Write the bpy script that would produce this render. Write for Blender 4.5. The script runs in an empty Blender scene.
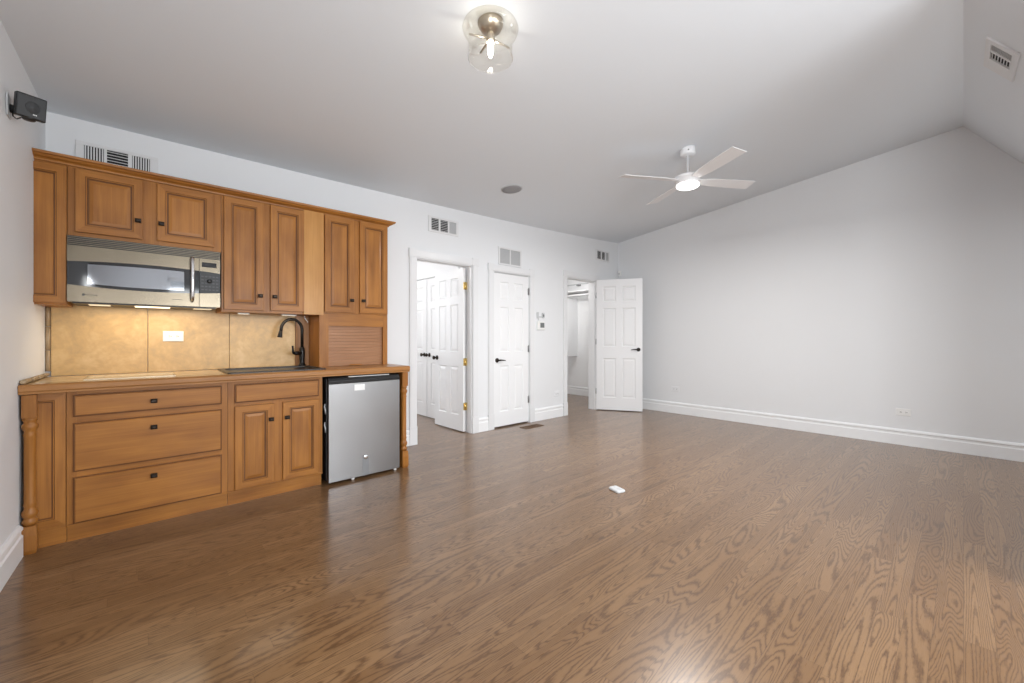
import bpy, bmesh, math, random
from mathutils import Vector, Matrix
R = math.radians
sc = bpy.context.scene
C = sc.collection

# ---------------------------------------------------------------- camera, world, daylight, exposure
cam_d = bpy.data.cameras.new('camera'); cam = bpy.data.objects.new('camera', cam_d); C.objects.link(cam)
cam.location = (0, 0, 1.164); cam.rotation_euler = (R(90), 0, R(47.8356 - 90))
cam_d.sensor_width = 36; cam_d.lens = 408.878 / 1024 * 36; cam_d.shift_y = -3.15 / 1024; cam_d.clip_start = .02
sc.camera = cam
sc.view_settings.view_transform = 'Standard'; sc.view_settings.look = 'None'
sc.view_settings.gamma = 1; sc.view_settings.use_curve_mapping = False
sc.view_settings.exposure = 0.04
w = bpy.data.worlds.new('sky'); sc.world = w; w.use_nodes = True
w.node_tree.nodes['Background'].inputs[0].default_value = (.86, .93, 1, 1)
w.node_tree.nodes['Background'].inputs[1].default_value = 1.0

XR_ = 6.164
def area(name, loc, rot, sx, sy, power, col=(1, 1, 1), spread=180):
    l = bpy.data.lights.new(name, 'AREA'); l.shape = 'RECTANGLE'; l.size = sx; l.size_y = sy
    l.energy = power; l.color = col; l.spread = R(spread)
    o = bpy.data.objects.new(name, l); C.objects.link(o); o.location = loc; o.rotation_euler = rot
    return o
# daylight entering at the windows of the dormer behind the camera; the last two lights are added to brighten
area('daylight', (.925, -2.46, 1.45), (R(-70), 0, R(180)), 1.1, 1.3, 60, (.93, .97, 1))
area('daylight', (2.275, -2.46, 1.45), (R(-70), 0, R(180)), 1.1, 1.3, 60, (.93, .97, 1))
area('daylight', (-.56, -.85, 1.35), (R(90), 0, R(-90)), .9, 1.3, 88, (.96, .98, 1))
area('daylight', (XR_ - .02, -1.1, 1.05), (R(90), 0, R(90)), .9, .7, 14, (.95, .98, 1))  # fill from the added right-wall window, brightens the right side
area('daylight', (1.0, 6.93, 1.6), (R(-90), 0, 0), 1.2, 1.3, 25, (.97, .98, 1))  # added light at an unseen opening, brightens the room next door

# ---------------------------------------------------------------- materials
def nt(m): return m.node_tree.nodes, m.node_tree.links
def mat(name, col, rough=.5, metal=0, spec=.5, coat=0, emit=None, es=0, trans=0, ior=1.45, aniso=0):
    m = bpy.data.materials.new(name); m.use_nodes = True
    b = m.node_tree.nodes['Principled BSDF']
    b.inputs['Base Color'].default_value = (*col, 1); b.inputs['Roughness'].default_value = rough
    b.inputs['Metallic'].default_value = metal; b.inputs['Specular IOR Level'].default_value = spec
    b.inputs['Coat Weight'].default_value = coat; b.inputs['Coat Roughness'].default_value = .15
    b.inputs['Transmission Weight'].default_value = trans; b.inputs['IOR'].default_value = ior
    b.inputs['Anisotropic'].default_value = aniso
    if emit: b.inputs['Emission Color'].default_value = (*emit, 1); b.inputs['Emission Strength'].default_value = es
    return m
class G:                                   # little node-graph writer
    def __init__(s, m): s.n, s.l = nt(m); s.b = s.n['Principled BSDF']; s.tc = s.n.new('ShaderNodeTexCoord').outputs['Object']
    def put(s, sock, v):
        if hasattr(v, 'is_linked'): s.l.new(v, sock)
        elif isinstance(v, (tuple, list)) and len(v) == 3 and sock.type == 'RGBA': sock.default_value = (*v, 1)
        else: sock.default_value = v
    def math(s, op, a, b=0, c=0):
        n = s.n.new('ShaderNodeMath'); n.operation = op
        for i, v in enumerate((a, b, c)): s.put(n.inputs[i], v)
        return n.outputs[0]
    def sep(s, v): n = s.n.new('ShaderNodeSeparateXYZ'); s.l.new(v, n.inputs[0]); return n.outputs
    def comb(s, x, y, z):
        n = s.n.new('ShaderNodeCombineXYZ')
        for i, v in enumerate((x, y, z)): s.put(n.inputs[i], v)
        return n.outputs[0]
    def mapping(s, v, scale): n = s.n.new('ShaderNodeMapping'); s.l.new(v, n.inputs[0]); n.inputs['Scale'].default_value = scale; return n.outputs[0]
    def noise(s, v, scale=1, detail=2, rough=.5, dist=0):
        n = s.n.new('ShaderNodeTexNoise'); s.l.new(v, n.inputs['Vector']); n.inputs['Scale'].default_value = scale
        n.inputs['Detail'].default_value = detail; n.inputs['Roughness'].default_value = rough; n.inputs['Distortion'].default_value = dist
        return n.outputs[0]
    def white(s, v): n = s.n.new('ShaderNodeTexWhiteNoise'); n.noise_dimensions = '3D'; s.l.new(v, n.inputs['Vector']); return n.outputs['Color']
    def ramp(s, v, stops):
        n = s.n.new('ShaderNodeValToRGB'); s.l.new(v, n.inputs[0]); e = n.color_ramp.elements
        while len(e) < len(stops): e.new(.5)
        for k, (p, c) in enumerate(stops): e[k].position = p; e[k].color = (*c, 1) if len(c) == 3 else c
        return n.outputs[0]
    def mix(s, f, a, b, mode='MIX'):
        n = s.n.new('ShaderNodeMix'); n.data_type = 'RGBA'; n.blend_type = mode
        s.put(n.inputs[0], f); s.put(n.inputs[6], a); s.put(n.inputs[7], b); return n.outputs[2]
    def bump(s, h, strength, dist=.001):
        n = s.n.new('ShaderNodeBump'); n.inputs['Strength'].default_value = strength; n.inputs['Distance'].default_value = dist
        s.l.new(h, n.inputs['Height']); s.l.new(n.outputs[0], s.b.inputs['Normal'])

def paint(name, col, rough=.55, bump=.15):
    m = mat(name, col, rough, spec=.35); g = G(m)
    g.bump(g.noise(g.tc, 220, 3), bump, .0006)
    v = g.noise(g.tc, .9, 2)
    g.put(g.b.inputs['Base Color'], g.mix(v, tuple(c * .985 for c in col), col)); return m
WALL = paint('wall_paint', (.79, .80, .815)); CEIL = paint('ceiling_paint', (.765, .80, .838), .7)
TRIM = paint('trim_paint', (.86, .865, .875), .3, .03); CASE = paint('casing_paint', (.77, .775, .785), .3, .03); DOOR = paint('door_paint', (.84, .845, .855), .32, .03)

def wood(name, a, b, axis, rough=.38, blotch=.5, coat=.05):
    """maple / cherry: fine grain running along one axis, soft blotches"""
    m = mat(name, a, rough, coat=coat, spec=.35); g = G(m)
    s1 = {'x': (1.2, 22, 22), 'y': (22, 1.2, 22), 'z': (22, 22, 1.2)}[axis]
    s2 = {'x': (3, 160, 160), 'y': (160, 3, 160), 'z': (160, 160, 3)}[axis]
    s3 = {'x': (2.2, 5, 5), 'y': (5, 2.2, 5), 'z': (5, 5, 2.2)}[axis]
    n1 = g.noise(g.mapping(g.tc, s1), 1, 4, .6, .6); n2 = g.noise(g.mapping(g.tc, s2), 1, 2); n3 = g.noise(g.mapping(g.tc, s3), 1.3, 3)
    v = g.math('ADD', g.math('MULTIPLY', n1, .45), g.math('ADD', g.math('MULTIPLY', n2, .25), g.math('MULTIPLY', n3, blotch)))
    c = g.ramp(v, [(.38, b), (.74, a)])
    g.put(g.b.inputs['Base Color'], c); g.bump(n2, .08, .0005); return m
MA, MB_ = (.41, .168, .034), (.205, .074, .015)
WOODV = wood('maple_vertical', MA, MB_, 'z'); WOODH = wood('maple_horizontal', MA, MB_, 'x'); WOODY = wood('maple_depth', MA, MB_, 'y')
GLAZE = wood('glaze_in_groove', (.18, .070, .020), (.12, .045, .012), 'z', .45)
CAB = [WOODV, WOODH, GLAZE]
TAMB = wood('tambour_wood', (.40, .205, .105), (.29, .135, .062), 'x', .35)
CTRW = wood('counter_edge_wood', (.40, .185, .060), (.27, .115, .032), 'x', .3, coat=.1)

def tile_mat(name, a, b, c, rough=.35):
    m = mat(name, a, rough); g = G(m)
    n = g.noise(g.tc, 5, 6, .65, .8); n2 = g.noise(g.tc, 26, 4, .6, .3)
    v = g.math('ADD', g.math('MULTIPLY', n, .7), g.math('MULTIPLY', n2, .3))
    g.put(g.b.inputs['Base Color'], g.ramp(v, [(.32, c), (.5, b), (.66, a)])); g.bump(n2, .25, .001); return m
SLATE = tile_mat('gold_stone_tile', (.64, .43, .205), (.54, .34, .135), (.40, .27, .12))
CTRT = tile_mat('tan_counter_tile', (.62, .46, .27), (.55, .39, .21), (.46, .31, .16), .2)
LINER = tile_mat('tan_pencil_tile', (.42, .31, .19), (.33, .23, .13), (.24, .17, .10), .3)
BRONZE = mat('dark_bronze', (.035, .027, .022), .38, .8); BLACKM = mat('black_faucet_metal', (.018, .016, .015), .33, .6)
BLACK = mat('black_plastic', (.015, .015, .016), .35); BLKGL = mat('black_glossy_glass', (.02, .02, .022), .06, spec=.6)
SINKM = mat('black_composite', (.022, .023, .025), .3)
DGREY = mat('dark_grey_plastic', (.045, .047, .05), .5); SHADOWM = mat('duct_shade', (.02, .02, .022), .8)  # the near-black one stands in for shade inside vent openings
CHROME = mat('chrome', (.75, .75, .76), .12, 1); BRASS = mat('brass', (.75, .55, .20), .25, 1)
NICKEL = mat('brushed_nickel', (.50, .44, .36), .3, 1); GREYMET = mat('grey_metal', (.35, .35, .36), .35, .9)
WPLAST = mat('white_plastic', (.83, .83, .82), .35); IVORY = mat('ivory_plastic', (.85, .82, .74), .35)
LCD = mat('grey_display', (.16, .17, .17), .25); LGREY = mat('light_grey_plastic', (.55, .56, .57), .5)
FANW = mat('fan_white', (.82, .82, .83), .35); CREAM = mat('cream_glass', (.66, .52, .34), .3, coat=.1)
REG = mat('brown_register', (.13, .068, .030), .5)
GLASS = mat('clear_glass', (1, 1, 1), .0, trans=1, ior=1.45)
def steel(name, col, rough, axis):
    m = mat(name, col, rough, 1); g = G(m)
    s = {'x': (2, 300, 300), 'z': (300, 300, 2)}[axis]
    n = g.noise(g.mapping(g.tc, s), 1, 3); n2 = g.noise(g.tc, 3.5, 3)
    g.put(g.b.inputs['Roughness'], g.math('ADD', g.math('MULTIPLY', n2, .12), rough - .05)); g.bump(n, .06, .0005); return m
STEEL = steel('brushed_steel', (.17, .142, .105), .24, 'x'); STEELF = steel('fridge_steel', (.37, .37, .375), .30, 'z')

def thin_glass(name, tint):
    m = bpy.data.materials.new(name); m.use_nodes = True; n, l = nt(m)
    n.remove(n['Principled BSDF']); out = n['Material Output']
    t = n.new('ShaderNodeBsdfTransparent'); t.inputs[0].default_value = (*tint, 1)
    gl = n.new('ShaderNodeBsdfGlossy'); gl.inputs['Roughness'].default_value = .03
    f = n.new('ShaderNodeLayerWeight'); f.inputs[0].default_value = .14
    mx = n.new('ShaderNodeMixShader'); l.new(f.outputs['Facing'], mx.inputs[0]); l.new(t.outputs[0], mx.inputs[1]); l.new(gl.outputs[0], mx.inputs[2])
    l.new(mx.outputs[0], out.inputs[0]); return m
SHADEG = thin_glass('thin_clear_glass', (.975, .965, .935)); PANE = thin_glass('window_glass', (.97, .98, .98))

def floor_mat():
    m = mat('oak_floor', (.2, .12, .06), .3, coat=.5); g = G(m)
    x, y, z = g.sep(g.tc)
    W, L = .083, 1.15
    yr = g.math('DIVIDE', y, W); row = g.math('FLOOR', yr)
    rr = g.sep(g.white(g.comb(row, 3.1, 7.7)))
    xs = g.math('DIVIDE', g.math('ADD', x, g.math('MULTIPLY', rr[0], 3.7)), L); col = g.math('FLOOR', xs)
    pr = g.sep(g.white(g.comb(row, col, 1.3)))
    # cathedral figure: contour lines of a long stretched noise, different in each plank
    sx = g.math('ADD', g.math('MULTIPLY', x, g.math('ADD', .35, g.math('MULTIPLY', pr[1], 1.3))), g.math('MULTIPLY', pr[0], 40))
    sy = g.math('ADD', g.math('MULTIPLY', y, g.math('ADD', 5.5, g.math('MULTIPLY', pr[2], 10))), g.math('MULTIPLY', pr[1], 60))
    base = g.noise(g.comb(sx, sy, g.math('MULTIPLY', pr[2], 9)), 1, 1.0, .4)
    wob = g.noise(g.comb(g.math('MULTIPLY', x, 34), g.math('MULTIPLY', y, 130), 0), 1, 2)
    ph = g.math('ADD', g.math('MULTIPLY', base, 150), g.math('MULTIPLY', wob, 3.8))
    rings = g.math('MULTIPLY', g.math('ADD', g.math('SINE', ph), 1), .5)
    rings = g.math('POWER', rings, 2.6)
    fine = g.noise(g.comb(g.math('MULTIPLY', x, 9), g.math('MULTIPLY', y, 330), 0), 1, 3, .6)
    pore = g.math('MULTIPLY', rings, g.math('ADD', .35, g.math('MULTIPLY', fine, 1.0)))
    soft = g.noise(g.comb(g.math('MULTIPLY', x, 1.4), g.math('MULTIPLY', y, 7), pr[0]), 1, 2)
    light = g.mix(pr[0], (.215, .118, .053), (.335, .202, .102))
    light = g.mix(g.math('MULTIPLY', soft, .55), light, (.200, .106, .046))
    light = g.mix(g.math('MULTIPLY', fine, .6), light, (.120, .060, .025))
    c = g.mix(g.math('MULTIPLY', pore, .85), light, (.072, .032, .013))
    # joints between planks
    fy = g.math('FRACT', yr); fx = g.math('FRACT', xs)
    jy = g.math('LESS_THAN', g.math('MINIMUM', fy, g.math('SUBTRACT', 1, fy)), .010)
    jx = g.math('LESS_THAN', fx, .0012)
    j = g.math('MAXIMUM', jy, jx)
    c = g.mix(g.math('MULTIPLY', j, .55), c, (.06, .03, .015))
    g.put(g.b.inputs['Base Color'], c)
    g.put(g.b.inputs['Roughness'], g.math('ADD', .22, g.math('MULTIPLY', fine, .16)))
    h = g.math('SUBTRACT', g.math('MULTIPLY', soft, .6), g.math('ADD', g.math('MULTIPLY', rings, .14), g.math('MULTIPLY', j, .6)))
    g.bump(h, .12, .0012); return m
FLOOR = floor_mat()

# ---------------------------------------------------------------- mesh helpers
ORG = {}
def thing(name, label=None, cat=None, loc=(0, 0, 0), rot=(0, 0, 0), group=None, local=False, kind=None):
    o = bpy.data.objects.new(name, None); C.objects.link(o); o.empty_display_size = .1
    o.location = loc; o.rotation_euler = rot
    ORG[o.name] = Vector((0, 0, 0)) if local else Vector(loc)
    tag(o, label, cat, group, kind); return o
def tag(o, label=None, cat=None, group=None, kind=None):
    if label: o['label'] = label
    if cat: o['category'] = cat
    if group: o['group'] = group
    if kind: o['kind'] = kind
    return o
class M:
    def __init__(s): s.v = []; s.f = []; s.m = []; s.sm = []
    def face(s, pts, m=0, sm=False):
        k = len(s.v); s.v += [tuple(p) for p in pts]; s.f.append(tuple(range(k, k + len(pts)))); s.m.append(m); s.sm.append(sm)
    def box(s, x0, y0, z0, x1, y1, z1, m=0):
        x0, x1 = sorted((x0, x1)); y0, y1 = sorted((y0, y1)); z0, z1 = sorted((z0, z1))
        k = len(s.v); s.v += [(x, y, z) for z in (z0, z1) for y in (y0, y1) for x in (x0, x1)]
        for q in ((0, 2, 3, 1), (4, 5, 7, 6), (0, 1, 5, 4), (2, 6, 7, 3), (0, 4, 6, 2), (1, 3, 7, 5)):
            s.f.append(tuple(k + i for i in q)); s.m.append(m); s.sm.append(False)
        return s
    def loft(s, rings, m=0, sm=True, close=True, caps=True):
        k = len(s.v); n = len(rings[0])
        for r in rings: s.v += [tuple(p) for p in r]
        for a in range(len(rings) - 1):
            for i in range(n if close else n - 1):
                j = (i + 1) % n
                s.f.append((k + a * n + i, k + a * n + j, k + (a + 1) * n + j, k + (a + 1) * n + i)); s.m.append(m); s.sm.append(sm)
        if caps:
            s.f.append(tuple(k + i for i in range(n))[::-1]); s.m.append(m); s.sm.append(False)
            s.f.append(tuple(k + (len(rings) - 1) * n + i for i in range(n))); s.m.append(m); s.sm.append(False)
        return s
    def lathe(s, prof, c=(0, 0, 0), axis='z', seg=24, m=0, caps=True, sm=True):
        rings = []
        for r, h in prof:
            ring = []
            for i in range(seg):
                a = 2 * math.pi * i / seg; p, q = r * math.cos(a), r * math.sin(a)
                ring.append({'z': (c[0] + p, c[1] + q, c[2] + h), 'y': (c[0] + p, c[1] + h, c[2] - q), 'x': (c[0] + h, c[1] + p, c[2] + q)}[axis])
            rings.append(ring)
        return s.loft(rings, m, sm, caps=caps)
    def tube(s, pts, r, seg=12, m=0):
        pts = [Vector(p) for p in pts]; rings = []; up = None
        for i, p in enumerate(pts):
            d = (pts[min(i + 1, len(pts) - 1)] - pts[max(i - 1, 0)]).normalized()
            if up is None: up = Vector((0, 0, 1)) if abs(d.z) < .9 else Vector((0, 1, 0))
            a = d.cross(up).normalized(); b = a.cross(d).normalized(); up = b
            rr = r[i] if isinstance(r, (list, tuple)) else r
            rings.append([p + rr * (math.cos(t) * a + math.sin(t) * b) for t in [2 * math.pi * k / seg for k in range(seg)]])
        return s.loft(rings, m)
    def prism(s, poly, h, m=0, axis='y'):
        """poly: 2D outline, extruded along axis between h[0] and h[1]"""
        f = {'y': lambda p, t: (p[0], t, p[1]), 'z': lambda p, t: (p[0], p[1], t), 'x': lambda p, t: (t, p[0], p[1])}[axis]
        return s.loft([[f(p, h[0]) for p in poly], [f(p, h[1]) for p in poly]], m, False)
    def rings(s, x0, x1, z0, z1, y, prof, mv=0, mh=1, md=2, back=None):
        """raised/recessed rectangle facing -y. prof: list of (inset, height towards -y, glazed?)"""
        P = []
        for i, hgt, gz in prof:
            P.append([(x0 + i, y - hgt, z0 + i), (x1 - i, y - hgt, z0 + i), (x1 - i, y - hgt, z1 - i), (x0 + i, y - hgt, z1 - i)])
        for a in range(len(P) - 1):
            for i in range(4):
                j = (i + 1) % 4; mm = md if prof[a + 1][2] else (mh if i in (0, 2) else mv)
                s.face([P[a][i], P[a][j], P[a + 1][j], P[a + 1][i]], mm)
        s.face(P[-1], mv)
        if back is not None: s.face([(x0, y, z0), (x0, y, z1), (x1, y, z1), (x1, y, z0)], mv)
        return s
    def clampx(s, x): s.v = [(max(v[0], x), v[1], v[2]) for v in s.v]; return s
    def build(s, name, mats, parent=None, bevel=0, kind=None, fix=True):
        me = bpy.data.meshes.new(name)
        o0 = ORG[parent.name] if parent is not None and parent.name in ORG else Vector((0, 0, 0))
        me.from_pydata([tuple(Vector(v) - o0) for v in s.v], [], s.f)
        for mt in (mats if isinstance(mats, (list, tuple)) else [mats]): me.materials.append(mt)
        for p, mi, sm in zip(me.polygons, s.m, s.sm): p.material_index = mi; p.use_smooth = sm
        if fix:
            bm = bmesh.new(); bm.from_mesh(me); bmesh.ops.remove_doubles(bm, verts=bm.verts, dist=1e-6)
            bmesh.ops.recalc_face_normals(bm, faces=bm.faces); bm.to_mesh(me); bm.free()
        o = bpy.data.objects.new(name, me); C.objects.link(o)
        if parent is not None: o.parent = parent; ORG[o.name] = o0
        if kind: o['kind'] = kind
        if bevel:
            b = o.modifiers.new('bevel', 'BEVEL'); b.width = bevel; b.segments = 2; b.limit_method = 'ANGLE'; b.angle_limit = R(40)
        return o
def S(name, mb, mats, bevel=0, parent=None, label=None):
    o = mb.build(name, mats, parent, bevel)
    if parent is None: o['kind'] = 'structure'
    if label: o['label'] = label
    return o

# ---------------------------------------------------------------- room shell
YW, XR = 4.045, 6.164
def xl(y): return -.468 - .030 * (YW - y)
def wall_top(x): s = (x + .46) / 6.62; return 2.655 + .05 * s + .12 * max(s, 0) ** 3
def ridge(x): return 2.75 + .56 * (x + .46) / 6.62
def zc(x, y): return ridge(x) + (wall_top(x) - ridge(x)) * y / YW
S('floor', M().box(-.75, -2.8, -.1, 8.2, 7.2, 0), FLOOR)
# back wall (the kitchen and the doors) with three openings
OP = [(2.238, 3.0, 2.055), (3.335, 3.985, 2.03), (4.78, 5.49, 2.10)]
m = M(); cur = -.62
for a, b, h in OP:
    m.box(cur, YW, 0, a, YW + .12, 3.2); m.box(a, YW, h, b, YW + .12, 3.2); cur = b
m.box(cur, YW, 0, 6.9, YW + .12, 3.2)
S('wall_back', m, WALL)
# left wall with one window opening behind the camera
m = M()
def lw(y0, y1, z0, z1): m.loft([[(xl(y0), y0, z), (xl(y1), y1, z), (xl(y1) - .13, y1, z), (xl(y0) - .13, y0, z)] for z in (z0, z1)], 0, False)
lw(-2.75, -1.4, 0, 3.3); lw(-1.4, -.3, 0, .6); lw(-1.4, -.3, 2.05, 3.3); lw(-.3, YW + .05, 0, 3.3)
S('wall_left', m, WALL)
m = M(); m.box(XR, -2.75, 0, XR + .13, -1.6, 3.7); m.box(XR, -1.6, 0, XR + .13, -.6, .6); m.box(XR, -1.6, 1.5, XR + .13, -.6, 3.7); m.box(XR, -.6, 0, XR + .13, YW + .05, 3.7)
S('wall_right', m, WALL)
m = M(); m.box(-.7, -2.72, 0, .35, -2.6, 3.5); m.box(.35, -2.72, 0, 2.85, -2.6, .6); m.box(.35, -2.72, 2.3, 2.85, -2.6, 3.5)
m.box(1.5, -2.72, .6, 1.7, -2.6, 2.3); m.box(2.85, -2.72, 0, 3.3, -2.6, 3.5)
S('wall_rear', m, WALL)
XC = 3.06
zs0 = ridge(XC) - 1.32 * .22
S('wall_dormer', M().prism([(-2.62, 0), (-.22, 0), (-.22, zs0 + .005), (0, ridge(XC) + .03), (0, 3.6), (-2.62, 3.6)], (XC, XC + .1), 0, 'x'), WALL)
S('wall_knee', M().box(XC, -1.85, 0, XR + .1, -1.75, 1.4), WALL)
# ceiling over the room: a gently rising plane up to the ridge line
def grid(f, nu, nv, sm=True):
    g = M(); n = nv + 1
    g.v = [f(i / nu, j / nv) for i in range(nu + 1) for j in range(nv + 1)]
    for i in range(nu):
        for j in range(nv):
            g.f.append((i * n + j, (i + 1) * n + j, (i + 1) * n + j + 1, i * n + j + 1)); g.m.append(0); g.sm.append(sm)
    return g
def slab(f, nu, nv):
    a = grid(f, nu, nv); b = grid(lambda u, v: tuple(Vector(f(u, v)) + Vector((0, 0, .08))), nu, nv)
    k = len(a.v); a.v += b.v; a.f += [tuple(i + k for i in q)[::-1] for q in b.f]; a.m += b.m; a.sm += b.sm
    return a
def shell(name, f, nu, nv):
    o = slab(f, nu, nv).build(name, CEIL, fix=False); o['kind'] = 'structure'; return o
shell('ceiling', lambda u, v: (-.64 + 6.86 * u, (YW + .03) * v, zc(-.64 + 6.86 * u, (YW + .03) * v)), 48, 12)
shell('ceiling_dormer', lambda u, v: (-.7 + (XC + .1 + .7) * u, -2.7 * (1 - v) + .003 * v, ridge(-.7 + (XC + .8) * u)), 12, 2)
SK = 1.32
shell('ceiling_slope', lambda u, v: (XC + .02 + (XR + .08 - XC - .02) * u, -1.85 * v, ridge(XC + .02 + (XR + .08 - XC - .02) * u) - SK * 1.85 * v), 12, 2)
# mouldings
BB = [(0, 0), (.020, 0), (.020, .112), (.013, .120), (.013, .138), (.020, .146), (.018, .158), (.008, .170), (0, .172)]
def molding(name, p0, p1, n, prof=BB, mt=TRIM):
    """extrude prof (offset from the wall, height) from p0 to p1; n = direction into the room"""
    g = M(); g.loft([[(p[0] + n[0] * o, p[1] + n[1] * o, z) for o, z in prof] for p in (p0, p1)], 0, False); return S(name, g, mt)
molding('baseboard_left', (xl(-2.6), -2.6), (xl(3.368), 3.368), (1, 0))
molding('baseboard_back', (1.79, YW), (2.150, YW), (0, -1))
molding('baseboard_back.001', (3.088, YW), (3.245, YW), (0, -1))
molding('baseboard_back.002', (4.07, YW), (4.683, YW), (0, -1))
molding('baseboard_back.003', (5.585, YW), (XR, YW), (0, -1))
molding('baseboard_right', (XR, -1.75), (XR, YW), (-1, 0))
# door casings
def casing(n, a, b, h, y=YW):
    g = M(); w_, t = .085, .018
    for x0, x1 in ((a - w_, a), (b, b + w_)):
        g.box(x0, y - t, .2, x1, y, h); g.box(x0 - .004, y - t - .008, 0, x1 + .004, y, .2)
        g.box(x0 + .012, y - t - .005, .2, x1 - .012, y - t, h)
        g.box(x0 - .006, y - t - .007, h, x1 + .006, y, h + .092)
    g.box(a, y - t, h, b, y, h + .085); g.box(a, y - t - .005, h + .012, b, y - t, h + .073)
    # jamb lining the thickness of the wall
    g.box(a - .001, y, 0, a + .012, y + .12, h); g.box(b - .012, y, 0, b + .001, y + .12, h); g.box(a, y, h - .012, b, y + .12, h + .001)
    g.box(a + .012, y + .055, 0, a + .022, y + .09, h - .012)
    return S('trim_%d' % n, g, CASE, .002)
for i, (a, b, h) in enumerate(OP): casing(i + 1, a, b, h)

# ---------------------------------------------------------------- six-panel doors
def six_panel(w_, h, t, rows=((.095, .395), (.485, .78), (.83, .945)), cols=2, stile=.105, mid=.095):
    """door slab in local coordinates: x 0..w, y -t/2..t/2, z 0..h, panels pressed in on both faces"""
    g = M(); pw = (w_ - 2 * stile - (cols - 1) * mid) / cols
    xs = [0, stile]
    for k in range(cols): xs += [xs[-1] + pw]; xs += [xs[-1] + (mid if k < cols - 1 else stile)]
    zs = [0]
    for a, b in rows: zs += [a * h, b * h]
    zs += [h]
    prof = [(0, 0), (.006, -.008), (.014, -.010), (.040, -.003), (.040, -.003)]
    for side in (-1, 1):
        y = side * t / 2
        for i in range(len(xs) - 1):
            for j in range(len(zs) - 1):
                x0, x1, z0, z1 = xs[i], xs[i + 1], zs[j], zs[j + 1]
                if i % 2 == 1 and j % 2 == 1:
                    P = [[(x0 + o, y + side * d, z0 + o), (x1 - o, y + side * d, z0 + o), (x1 - o, y + side * d, z1 - o), (x0 + o, y + side * d, z1 - o)] for o, d in prof[:-1]]
                    for a in range(len(P) - 1):
                        for q in range(4): g.face([P[a][q], P[a][(q + 1) % 4], P[a + 1][(q + 1) % 4], P[a + 1][q]])
                    g.face(P[-1])
                else: g.face([(x0, y, z0), (x1, y, z0), (x1, y, z1), (x0, y, z1)])
    for j in range(len(zs) - 1):
        for x in (0, w_): g.face([(x, -t / 2, zs[j]), (x, t / 2, zs[j]), (x, t / 2, zs[j + 1]), (x, -t / 2, zs[j + 1])])
    for i in range(len(xs) - 1):
        for z in (0, h): g.face([(xs[i], -t / 2, z), (xs[i + 1], -t / 2, z), (xs[i + 1], t / 2, z), (xs[i], t / 2, z)])
    return g
def lever(par, x, z, d, faces=(-1, 1), t=.035, name='door_lever'):
    for sd in faces:
        g = M(); y = sd * t / 2
        g.lathe([(.030, 0), (.030, sd * .006), (.024, sd * .012), (.011, sd * .014), (.010, sd * .045)], (x, y, z), 'y', 20)
        g.tube([(x, y + sd * .045, z), (x + d * .03, y + sd * .048, z + .002), (x + d * .07, y + sd * .046, z), (x + d * .11, y + sd * .043, z - .004)], [.011, .010, .008, .006])
        g.build(name, BRONZE, par)['label'] = 'dark bronze lever handle'
def knob(par, x, z, faces=(-1, 1), t=.035):
    for sd in faces:
        g = M(); y = sd * t / 2
        g.lathe([(.030, 0), (.030, sd * .006), (.011, sd * .010), (.010, sd * .032), (.020, sd * .038), (.026, sd * .050), (.024, sd * .060), (.012, sd * .066), (.002, sd * .067)], (x, y, z), 'y', 20)
        g.build('door_knob', BRONZE, par)['label'] = 'dark bronze door knob'
def hinges(par, x, y, zs, mt, lab):
    for z in zs:
        g = M(); g.lathe([(.006, -.045), (.006, .045)], (x, y, z), 'z', 10); g.lathe([(.003, .045), (.007, .048), (.003, .056)], (x, y, z), 'z', 10)
        g.box(x - .018, y + .003, z - .044, x + .018, y + .0055, z + .044)
        g.build('hinge', mt, par)['label'] = lab
def door(n, loc, rz, w_, h, t=.035):
    e = thing('door_%d' % n, loc=loc, rot=(0, 0, rz), local=True, kind='structure')
    o = six_panel(w_, h, t).build('door_slab', DOOR, e, .0015); return e
# door_1: opened inwards, its hinge side on the right jamb of the first opening
d = door(1, (2.955, YW + .095, .012), R(90), .66, 2.022); knob(d, .60, .895)
for z in (1.80, .86, .31):
    g = M(); g.lathe([(.008, -.048), (.008, .048)], (-.008, -.012, z), 'z', 10); g.box(-.004, -.012, z - .045, -.001, .016, z + .045); g.box(-.012, -.040, z - .045, -.008, -.012, z + .045)
    g.build('hinge', BRASS, d)['label'] = 'polished brass butt hinge'
# door_2: narrow closed door
d = door(2, (3.350, YW + .022, .018), 0, .622, 1.995); lever(d, .055, .862, 1, (-1,)); hinges(d, .627, -.022, (1.79, 1.0, .30), GREYMET, 'grey metal hinge knuckle')
# door_3: swung out into the room towards the right wall
a3 = math.atan2(3.41 - 4.03, 5.86 - 5.50)
d = door(3, (5.497, 4.018, .012), a3, .715, 2.10); lever(d, .655, .975, -1); 
g = M()
for z in (.30, 1.1, 1.85): g.lathe([(.006, -.045), (.006, .045)], (-.004, -.022, z), 'z', 10)
g.build('hinge', GREYMET, d)

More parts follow.
